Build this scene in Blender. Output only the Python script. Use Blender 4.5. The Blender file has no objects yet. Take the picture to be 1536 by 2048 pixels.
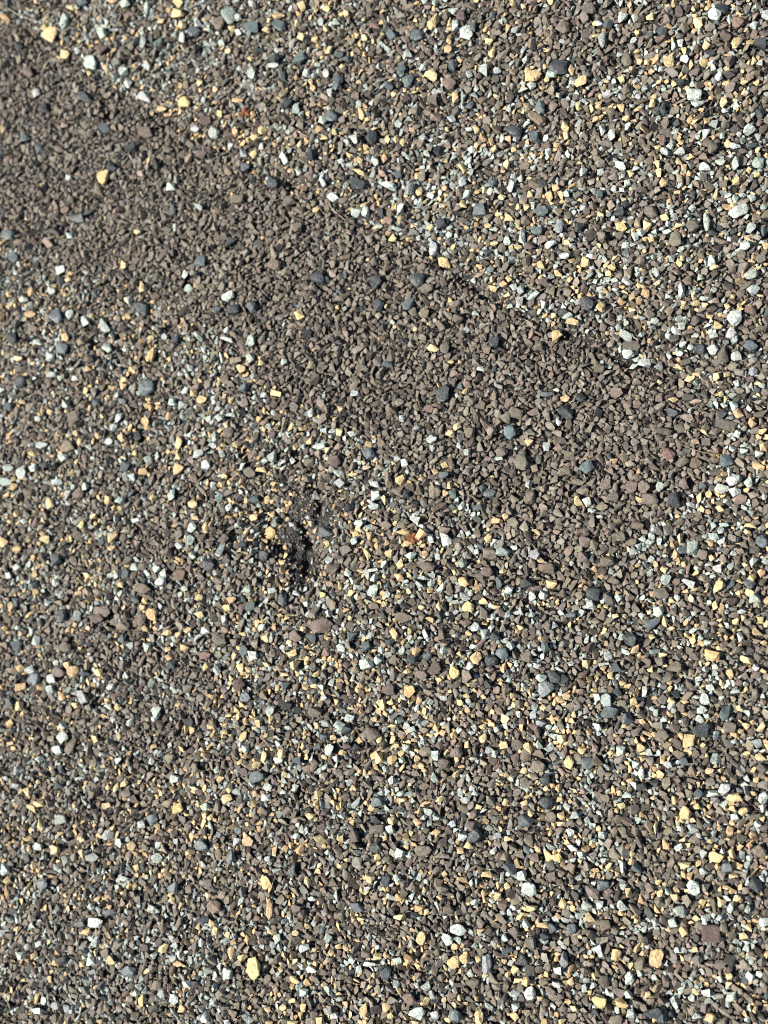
import bpy, bmesh, math
import numpy as np
from mathutils import Vector, Matrix

sc = bpy.context.scene
COL = sc.collection
rng = np.random.default_rng(7)

# ------------------------------------------------------------------ camera
S = 0.075e-3                       # metres of surface per photograph pixel at the middle of the frame
PW, PH = 1536, 2048
HFOV = math.radians(44)
FPX = PW / 2 / math.tan(HFOV / 2)
DIST = FPX * S
TX, TY = math.radians(18), math.radians(8)
LOOK = Vector((-math.tan(TX), math.tan(TY), -1)).normalized()
RIGHT = LOOK.cross(Vector((0, 1, 0))).normalized()
UP = RIGHT.cross(LOOK).normalized()
CPOS = -LOOK * DIST
cam_d = bpy.data.cameras.new('camera')
cam = bpy.data.objects.new('camera', cam_d)
COL.objects.link(cam)
cam.matrix_world = Matrix(((RIGHT.x, UP.x, -LOOK.x, CPOS.x), (RIGHT.y, UP.y, -LOOK.y, CPOS.y),
                           (RIGHT.z, UP.z, -LOOK.z, CPOS.z), (0, 0, 0, 1)))
cam_d.sensor_fit = 'HORIZONTAL'
cam_d.sensor_width = 24
cam_d.lens = 12 / math.tan(HFOV / 2)
cam_d.clip_start = 0.005
cam_d.clip_end = 50
cam_d.dof.use_dof = True
cam_d.dof.focus_distance = DIST * 0.93
cam_d.dof.aperture_fstop = 21
sc.camera = cam

# ------------------------------------------------------------------ sky and sun
SUN_EL, SUN_AZ = math.radians(44), math.radians(12)   # light travels to the right and a little up the picture
world = bpy.data.worlds.new('World')
sc.world = world
world.use_nodes = True
wn = world.node_tree
bg = wn.nodes['Background']
sky = wn.nodes.new('ShaderNodeTexSky')
sky.sky_type = 'NISHITA'
sky.sun_disc = False
sky.sun_elevation = SUN_EL
sky.sun_rotation = math.atan2(-math.cos(SUN_AZ), -math.sin(SUN_AZ))
wn.links.new(sky.outputs[0], bg.inputs['Color'])
bg.inputs['Strength'].default_value = 0.053
sun_d = bpy.data.lights.new('sun', 'SUN')
sun_d.energy = 5.0
sun_d.angle = math.radians(0.5)
sun_d.color = (1.0, 0.96, 0.865)
sun = bpy.data.objects.new('sun', sun_d)
COL.objects.link(sun)
sd = Vector((math.cos(SUN_AZ) * math.cos(SUN_EL), math.sin(SUN_AZ) * math.cos(SUN_EL), -math.sin(SUN_EL)))
sun.rotation_euler = sd.to_track_quat('-Z', 'Y').to_euler()
sun.location = -sd * 0.5
sc.view_settings.view_transform = 'Standard'
sc.view_settings.look = 'None'
sc.view_settings.exposure = 0.64
sc.view_settings.gamma = 1.0
sc.render.engine = 'CYCLES'
sc.cycles.filter_width = 1.1
sc.cycles.max_bounces = 5
sc.cycles.diffuse_bounces = 3

# ------------------------------------------------------------------ photograph pixel -> flat surface, in metres
def on_plane(px, py):
    px = np.asarray(px, float); py = np.asarray(py, float)
    u = (px - PW / 2) / FPX; v = -(py - PH / 2) / FPX
    d = [LOOK[i] + u * RIGHT[i] + v * UP[i] for i in range(3)]
    t = -CPOS.z / d[2]
    return CPOS.x + t * d[0], CPOS.y + t * d[1]

def to_photo(x, y):
    dx, dy, dz = x - CPOS.x, y - CPOS.y, -CPOS.z
    w = dx * LOOK.x + dy * LOOK.y + dz * LOOK.z
    u = (dx * RIGHT.x + dy * RIGHT.y + dz * RIGHT.z) / w
    v = (dx * UP.x + dy * UP.y + dz * UP.z) / w
    return PW / 2 + u * FPX, PH / 2 - v * FPX

# ------------------------------------------------------------------ smooth noise over the surface
def value_noise(x, y, cell, seed):
    g = np.random.default_rng(seed).random((256, 256))
    u = x / cell + 128; v = y / cell + 128
    i = np.floor(u).astype(int); j = np.floor(v).astype(int)
    fu = u - i; fv = v - j
    fu = fu * fu * (3 - 2 * fu); fv = fv * fv * (3 - 2 * fv)
    i %= 255; j %= 255
    return (g[i, j] * (1 - fu) + g[i + 1, j] * fu) * (1 - fv) + (g[i, j + 1] * (1 - fu) + g[i + 1, j + 1] * fu) * fv

def seg_dist(px, py, path):
    best = np.full(np.shape(px), 1e9); sgn = np.zeros(np.shape(px))
    for (x0, y0), (x1, y1) in zip(path[:-1], path[1:]):
        dx, dy = x1 - x0, y1 - y0
        t = np.clip(((px - x0) * dx + (py - y0) * dy) / (dx * dx + dy * dy), 0, 1)
        d = np.hypot(px - x0 - t * dx, py - y0 - t * dy)
        c = (px - x0) * dy - (py - y0) * dx
        m = d < best
        best = np.where(m, d, best); sgn = np.where(m, np.sign(c), sgn)
    return best, sgn            # sgn > 0 : on the upper right side of the path

SEAM = [(-400, -160), (20, 40), (120, 105), (210, 165), (330, 235), (440, 300), (560, 355), (700, 425), (860, 505), (980, 595),
        (1120, 665), (1230, 715), (1360, 760), (1470, 800), (1950, 960)]
LOWER = [(-400, 380), (0, 480), (120, 530), (330, 590), (480, 690), (570, 830), (760, 890), (900, 960), (1000, 1070), (1120, 1120),
         (1230, 1110), (1330, 1040), (1400, 970), (1440, 880), (1400, 790)]
BALD = [  # worn places: x, y, radius x, radius y, share of the chips lost
    (598, 1125, 32, 55, .85), (590, 1060, 62, 50, .5), (545, 960, 40, 34, .4), (640, 1030, 42, 40, .55), (510, 1075, 60, 45, .45),
    (600, 1000, 26, 30, .6), (655, 1150, 55, 35, .35), (930, 565, 26, 22, .8), (1185, 590, 55, 24, .7), (1165, 680, 40, 22, .55),
    (1022, 650, 30, 22, .6), (1120, 665, 30, 14, .5), (1240, 720, 34, 24, .5), (1095, 75, 36, 60, .35), (420, 255, 40, 14, .5),
    (95, 45, 60, 26, .45), (700, 400, 22, 14, .5), (900, 505, 60, 20, .45), (985, 590, 60, 24, .45), (1290, 880, 40, 26, .5),
    (1250, 1260, 44, 30, .6), (1290, 1190, 34, 24, .5), (1420, 940, 26, 24, .55), (940, 1290, 34, 22, .5), (1260, 1440, 30, 22, .4),
    (890, 1845, 44, 30, .55), (850, 1785, 30, 20, .4), (600, 1475, 26, 18, .5), (780, 745, 24, 26, .4), (1085, 1160, 36, 18, .5),
    (345, 1430, 22, 16, .5), (1140, 1590, 26, 16, .5), (590, 900, 34, 18, .4), (1440, 600, 14, 10, .6), (880, 1900, 30, 20, .4)]

PITS = [(600, 1065, 10, 20, 30), (583, 1100, 9, 22, 14), (604, 1128, 9, 34, 22), (612, 1085, 9, 12, 30), (465, 1075, 14, 26, 26), (632, 975, 14, 12, 26),
        (635, 1010, 8, 22, 20), (592, 915, 8, 18, 22), (495, 925, 12, 22, 20), (530, 1060, 10, 22, 20), (640, 1145, 26, 8, 16), (550, 1095, 12, 16, 16),
        (375, 565, 10, 16, 26), (582, 375, 12, 12, 16), (215, 225, 8, 26, 20), (192, 690, 12, 14, 22), (345, 660, 16, 10, 20), (1075, 70, 16, 22, 16),
        (222, 1228, 14, 8, 22), (203, 1405, 22, 14, 20), (280, 870, 10, 20, 20), (728, 1680, 7, 18, 24), (535, 520, 8, 14, 20), (975, 1425, 16, 8, 12),
        (1185, 595, 34, 14, 10), (928, 568, 22, 16, 12)]

def brown_zone(px, py):
    d1, s1 = seg_dist(px, py, SEAM); d2, s2 = seg_dist(px, py, LOWER)
    a = np.where(s1 < 0, d1, -d1); b = np.where(s2 > 0, d2, -d2)
    d = np.minimum(a, b)
    d = d + 30 * (value_noise(px, py, 26, 41) - .5) + 26 * (value_noise(px, py, 70, 42) - .5)
    patch = .7 * np.exp(-((px - 1130) / 90) ** 2 - ((py - 80) / 55) ** 2) + .6 * np.exp(-((px - 330) / 80) ** 2 - ((py - 1490) / 60) ** 2)
    return np.clip(np.maximum(d / 34 + .48, patch), 0, 1)

def height(px, py):
    """relief of the worn sheet, in metres"""
    h = 12 * (value_noise(px, py, 150, 3) - .5) + 26 * (value_noise(px, py, 420, 4) - .5)
    h -= 26 * np.exp(-((px - 590) / 75) ** 2 - ((py - 1085) / 95) ** 2)
    h -= 10 * np.exp(-((px - 530) / 60) ** 2 - ((py - 1060) / 60) ** 2)
    for ex, ey, rx, ry, dp in PITS:
        h -= .85 * dp * np.exp(-((px - ex) / rx) ** 2 - ((py - ey) / ry) ** 2)
    d, s = seg_dist(px, py, SEAM)
    h += np.where(s > 0, 8 * (1 - np.exp(-d / 20)), 0) - 7 * np.exp(-(d / 9) ** 2)
    return h * S

# ------------------------------------------------------------------ materials
def srgb(r, g, b):
    return tuple(((c / 255) / 12.92 if c / 255 <= .04045 else ((c / 255 + .055) / 1.055) ** 2.4) for c in (r, g, b))

def nd(nt, t, **kw):
    n = nt.nodes.new(t)
    for k, v in kw.items():
        if k in n.inputs: n.inputs[k].default_value = v
        else: setattr(n, k, v)
    return n

def chip_material(name, rough=.85, speck=.0, speck_colour=(.05, .05, .05), pit=.0, spec=.3, veins=.0):
    m = bpy.data.materials.new(name)
    m.use_nodes = True
    nt = m.node_tree
    b = nt.nodes['Principled BSDF']
    b.inputs['Roughness'].default_value = rough
    b.inputs['Specular IOR Level'].default_value = spec
    L = nt.links.new
    at = nd(nt, 'ShaderNodeAttribute', attribute_name='tint')
    geo = nd(nt, 'ShaderNodeNewGeometry')
    n1 = nd(nt, 'ShaderNodeTexNoise', Scale=1 / (7 * S), Detail=3.0, Roughness=.6)
    n2 = nd(nt, 'ShaderNodeTexNoise', Scale=1 / (2.6 * S), Detail=2.0, Roughness=.6)
    for n in (n1, n2): L(geo.outputs['Position'], n.inputs['Vector'])
    r1 = nd(nt, 'ShaderNodeMapRange'); r1.inputs['From Min'].default_value = .25; r1.inputs['From Max'].default_value = .75
    r1.inputs['To Min'].default_value = .66; r1.inputs['To Max'].default_value = 1.34
    L(n1.outputs['Fac'], r1.inputs['Value'])
    r2 = nd(nt, 'ShaderNodeMapRange'); r2.inputs['From Min'].default_value = .3; r2.inputs['From Max'].default_value = .7
    r2.inputs['To Min'].default_value = .8; r2.inputs['To Max'].default_value = 1.18
    L(n2.outputs['Fac'], r2.inputs['Value'])
    mu = nd(nt, 'ShaderNodeMath', operation='MULTIPLY'); L(r1.outputs[0], mu.inputs[0]); L(r2.outputs[0], mu.inputs[1])
    vm = nd(nt, 'ShaderNodeVectorMath', operation='SCALE'); L(at.outputs['Color'], vm.inputs[0]); L(mu.outputs[0], vm.inputs['Scale'])
    out = vm.outputs[0]
    if speck > 0:
        n3 = nd(nt, 'ShaderNodeTexNoise', Scale=1 / (3.2 * S), Detail=1.0)
        L(geo.outputs['Position'], n3.inputs['Vector'])
        r3 = nd(nt, 'ShaderNodeMapRange'); r3.inputs['From Min'].default_value = .66 - speck * .2; r3.inputs['From Max'].default_value = .74 - speck * .2
        L(n3.outputs['Fac'], r3.inputs['Value'])
        mx = nd(nt, 'ShaderNodeMix', data_type='RGBA'); mx.inputs[7].default_value = (*speck_colour, 1)
        sc_ = nd(nt, 'ShaderNodeMath', operation='MULTIPLY'); sc_.inputs[1].default_value = .8
        L(r3.outputs[0], sc_.inputs[0]); L(sc_.outputs[0], mx.inputs[0]); L(out, mx.inputs[6])
        out = mx.outputs[2]
    L(out, b.inputs['Base Color'])
    bp = nd(nt, 'ShaderNodeBump'); bp.inputs['Strength'].default_value = .6; bp.inputs['Distance'].default_value = (1.6 + pit) * S
    ad = nd(nt, 'ShaderNodeMath', operation='ADD'); L(n1.outputs['Fac'], ad.inputs[0]); L(n2.outputs['Fac'], ad.inputs[1])
    L(ad.outputs[0], bp.inputs['Height']); L(bp.outputs[0], b.inputs['Normal'])
    return m

M_CREAM = chip_material('cream sandy stone', .9, .15, (.42, .22, .07), pit=1.2, spec=.2)
M_WHITE = chip_material('pale speckled quartz', .6, .4, (.13, .145, .135), pit=.4, spec=.5)
M_SLATE = chip_material('slate', .5, .1, (.16, .2, .21), spec=.5)
M_BROWN = chip_material('brown ceramic coated rock', .75, .2, (.07, .05, .04), spec=.4)
M_MIX = chip_material('mixed crushed rock', .75, .12, (.1, .09, .08), spec=.4)
MAT = {'c': M_CREAM, 'o': M_CREAM, 'w': M_WHITE, 'l': M_WHITE, 's': M_SLATE, 'k': M_SLATE}

def bitumen_material():
    m = bpy.data.materials.new('weathered black bitumen')
    m.use_nodes = True
    nt = m.node_tree; b = nt.nodes['Principled BSDF']; L = nt.links.new
    geo = nd(nt, 'ShaderNodeNewGeometry')
    n1 = nd(nt, 'ShaderNodeTexNoise', Scale=1 / (5 * S), Detail=4.0, Roughness=.7)
    vo = nd(nt, 'ShaderNodeTexVoronoi', Scale=1 / (4.5 * S))
    L(geo.outputs['Position'], n1.inputs['Vector']); L(geo.outputs['Position'], vo.inputs['Vector'])
    cr = nd(nt, 'ShaderNodeValToRGB')
    e = cr.color_ramp.elements
    e[0].position = .35; e[0].color = (.012, .011, .010, 1)
    e[1].position = .75; e[1].color = (.034, .029, .026, 1)
    L(n1.outputs['Fac'], cr.inputs[0])
    L(cr.outputs[0], b.inputs['Base Color'])
    b.inputs['Roughness'].default_value = .42
    bp = nd(nt, 'ShaderNodeBump'); bp.inputs['Strength'].default_value = .9; bp.inputs['Distance'].default_value = 3 * S
    ad = nd(nt, 'ShaderNodeMath', operation='ADD'); L(n1.outputs['Fac'], ad.inputs[0]); L(vo.outputs['Distance'], ad.inputs[1])
    L(ad.outputs[0], bp.inputs['Height']); L(bp.outputs[0], b.inputs['Normal'])
    return m

def far_material():
    """the same chip covering where it runs on beyond the modelled chips"""
    m = bpy.data.materials.new('chip covered sheet further off')
    m.use_nodes = True
    nt = m.node_tree; b = nt.nodes['Principled BSDF']; L = nt.links.new
    geo = nd(nt, 'ShaderNodeNewGeometry')
    vo = nd(nt, 'ShaderNodeTexVoronoi', Scale=1 / (16 * S)); L(geo.outputs['Position'], vo.inputs['Vector'])
    sx = nd(nt, 'ShaderNodeSeparateColor'); L(vo.outputs['Color'], sx.inputs[0])
    cr = nd(nt, 'ShaderNodeValToRGB'); cr.color_ramp.interpolation = 'CONSTANT'
    e = cr.color_ramp.elements
    e[0].color = (.13, .1, .08, 1); e[1].position = .35; e[1].color = (.1, .08, .07, 1)
    for p, c in ((.6, (.16, .13, .1, 1)), (.76, (.45, .48, .45, 1)), (.87, (.6, .44, .2, 1)), (.95, (.05, .06, .07, 1))):
        k = e.new(p); k.color = c
    L(sx.outputs[0], cr.inputs[0]); L(cr.outputs[0], b.inputs['Base Color'])
    b.inputs['Roughness'].default_value = .8
    bp = nd(nt, 'ShaderNodeBump', invert=True); bp.inputs['Strength'].default_value = 1; bp.inputs['Distance'].default_value = 8 * S
    L(vo.outputs['Distance'], bp.inputs['Height']); L(bp.outputs[0], b.inputs['Normal'])
    return m

# ------------------------------------------------------------------ mesh helpers
def mesh_from(name, V, F, mats, tint=None, mat_idx=None):
    me = bpy.data.meshes.new(name)
    me.vertices.add(len(V)); me.vertices.foreach_set('co', np.ascontiguousarray(V, np.float32).ravel())
    n = F.shape[1]
    me.loops.add(F.size); me.loops.foreach_set('vertex_index', np.ascontiguousarray(F, np.int32).ravel())
    me.polygons.add(len(F)); me.polygons.foreach_set('loop_start', np.arange(0, F.size, n, dtype=np.int32))
    for m in mats: me.materials.append(m)
    if mat_idx is not None: me.polygons.foreach_set('material_index', mat_idx.astype(np.int32))
    me.update(calc_edges=True)
    me.shade_flat()
    if tint is not None:
        a = me.attributes.new('tint', 'FLOAT_COLOR', 'POINT')
        c = np.ones((len(V), 4), np.float32); c[:, :3] = tint
        a.data.foreach_set('color', c.ravel())
    return me

# the sheet under the chips: fine relief where the chips are, running on flat to the far edge
MARG = .30
x0p, x1p, y0p, y1p = -PW * MARG, PW * (1 + MARG), -PH * MARG, PH * (1 + MARG)
cx, cy = on_plane([0, PW, PW, 0], [0, 0, PH, PH])
gx0, gx1, gy0, gy1 = min(cx) , max(cx), min(cy), max(cy)
mw, mh = (gx1 - gx0) * .2, (gy1 - gy0) * .2
gx0 -= mw; gx1 += mw; gy0 -= mh; gy1 += mh
def sheet():
    fx = np.linspace(gx0, gx1, 640); fy = np.linspace(gy0, gy1, 820)
    far = np.array([.03, .2, 1.5, 12.])
    xs = np.concatenate([(gx0 - far)[::-1], fx, gx1 + far]); ys = np.concatenate([(gy0 - far)[::-1], fy, gy1 + far])
    X, Y = np.meshgrid(xs, ys)
    Xc = np.clip(X, gx0, gx1); Yc = np.clip(Y, gy0, gy1)
    px, py = to_photo(Xc, Yc)
    Z = height(px, py) - 1.5 * S
    rough = (value_noise(px, py, 9, 21) - .5) * 3.5 * S
    inside = (X > gx0) & (X < gx1) & (Y > gy0) & (Y < gy1)
    Z = Z + np.where(inside, rough, 0)
    V = np.stack([X, Y, Z], -1).reshape(-1, 3)
    nx, ny = len(xs), len(ys)
    i, j = np.meshgrid(np.arange(nx - 1), np.arange(ny - 1))
    a = (j * nx + i).ravel()
    F = np.stack([a, a + 1, a + 1 + nx, a + nx], -1)
    outer = ((i < 4) | (i >= nx - 5) | (j < 4) | (j >= ny - 5)).ravel()
    me = mesh_from('ground', V, F, [bitumen_material(), far_material()], mat_idx=outer)
    o = bpy.data.objects.new('ground', me); COL.objects.link(o); o['kind'] = 'structure'
sheet()

# ------------------------------------------------------------------ crushed rock shapes
def hull_points(r, n, tri=False, boxy=1.0):
    p = r.normal(size=(n, 3)); p /= np.linalg.norm(p, axis=1)[:, None]
    p = np.sign(p) * np.abs(p) ** boxy
    p *= r.uniform(.8, 1.0, (n, 1))
    if tri:
        a = np.arctan2(p[:, 1], p[:, 0]); k = .62 / np.maximum(np.cos((a % (2 * np.pi / 3)) - np.pi / 3), .5)
        q = np.hypot(p[:, 0], p[:, 1]); s = np.minimum(1.25 * k, 1.25)
        p[:, :2] *= s[:, None]
    p[:, 2] = np.clip(p[:, 2], -.8, r.uniform(.4, .7))
    e = np.abs(p).max(0); p[:, :2] /= e[:2]
    return p

def hull_mesh(pts):
    bm = bmesh.new()
    for q in pts: bm.verts.new(q)
    res = bmesh.ops.convex_hull(bm, input=bm.verts[:])
    junk = [g for g in set(res['geom_interior'] + res['geom_unused']) if isinstance(g, bmesh.types.BMVert) and g.is_valid]
    bmesh.ops.delete(bm, geom=junk, context='VERTS')
    bmesh.ops.triangulate(bm, faces=bm.faces[:])
    return bm

def bm_arrays(bm):
    bm.verts.index_update()
    V = np.array([v.co[:] for v in bm.verts]); F = np.array([[v.index for v in f.verts] for f in bm.faces])
    return V, F

TEMPL = []
for k in range(70):
    bm = hull_mesh(hull_points(rng, int(rng.integers(9, 15)), k % 6 == 0, rng.choice([.8, 1.0, 1.15])))
    TEMPL.append(bm_arrays(bm)); bm.free()

def smooth_noise3(p, f, seed):
    r = np.random.default_rng(seed); out = np.zeros(len(p))
    for k in range(5):
        d = r.normal(size=3) * f; out += np.sin(p @ d + r.uniform(0, 6.28)) / 5 ** .5
    return out

def fine_chip(seed, tri, rough):
    """a larger chip: faceted hull, cut finer, worn and slightly dented outline"""
    r = np.random.default_rng(seed)
    bm = hull_mesh(hull_points(r, int(r.integers(15, 26)), tri, r.choice([.75, .9, 1.05])))
    bmesh.ops.subdivide_edges(bm, edges=bm.edges[:], cuts=4, use_grid_fill=True)
    bmesh.ops.triangulate(bm, faces=bm.faces[:])
    for _ in range(1): bmesh.ops.smooth_vert(bm, verts=bm.verts[:], factor=.3, use_axis_x=True, use_axis_y=True, use_axis_z=True)
    V, F = bm_arrays(bm); bm.free()
    V = V * (1 + rough * smooth_noise3(V, 2.6, seed + 1) + rough * .45 * smooth_noise3(V, 7, seed + 2) + rough * .3 * smooth_noise3(V, 15, seed + 3))[:, None]
    V[:, :2] /= np.abs(V[:, :2]).max(0)
    return V, F

def tilt_matrix(r, a, ang):
    t = r.normal(0, a, 2)
    return np.array(Matrix.Rotation(t[0], 3, 'X') @ Matrix.Rotation(t[1], 3, 'Y'))

TINT = {'c': (.66, .51, .275), 'o': (.58, .40, .22), 'w': (.50, .55, .495), 'l': (.31, .34, .315), 's': (.105, .128, .132),
        'k': (.05, .057, .059), 'r': (.22, .145, .12), 'm': (.125, .094, .083), 'b': (.176, .146, .117), 't': (.24, .195, .145),
        'g': (.15, .132, .105), 'p': (.3, .21, .17)}
def tint_of(c, r):
    a = np.array(TINT[c]) * np.exp(r.normal(0, .09)); return a * np.exp(r.normal(0, .03, 3))

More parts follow.
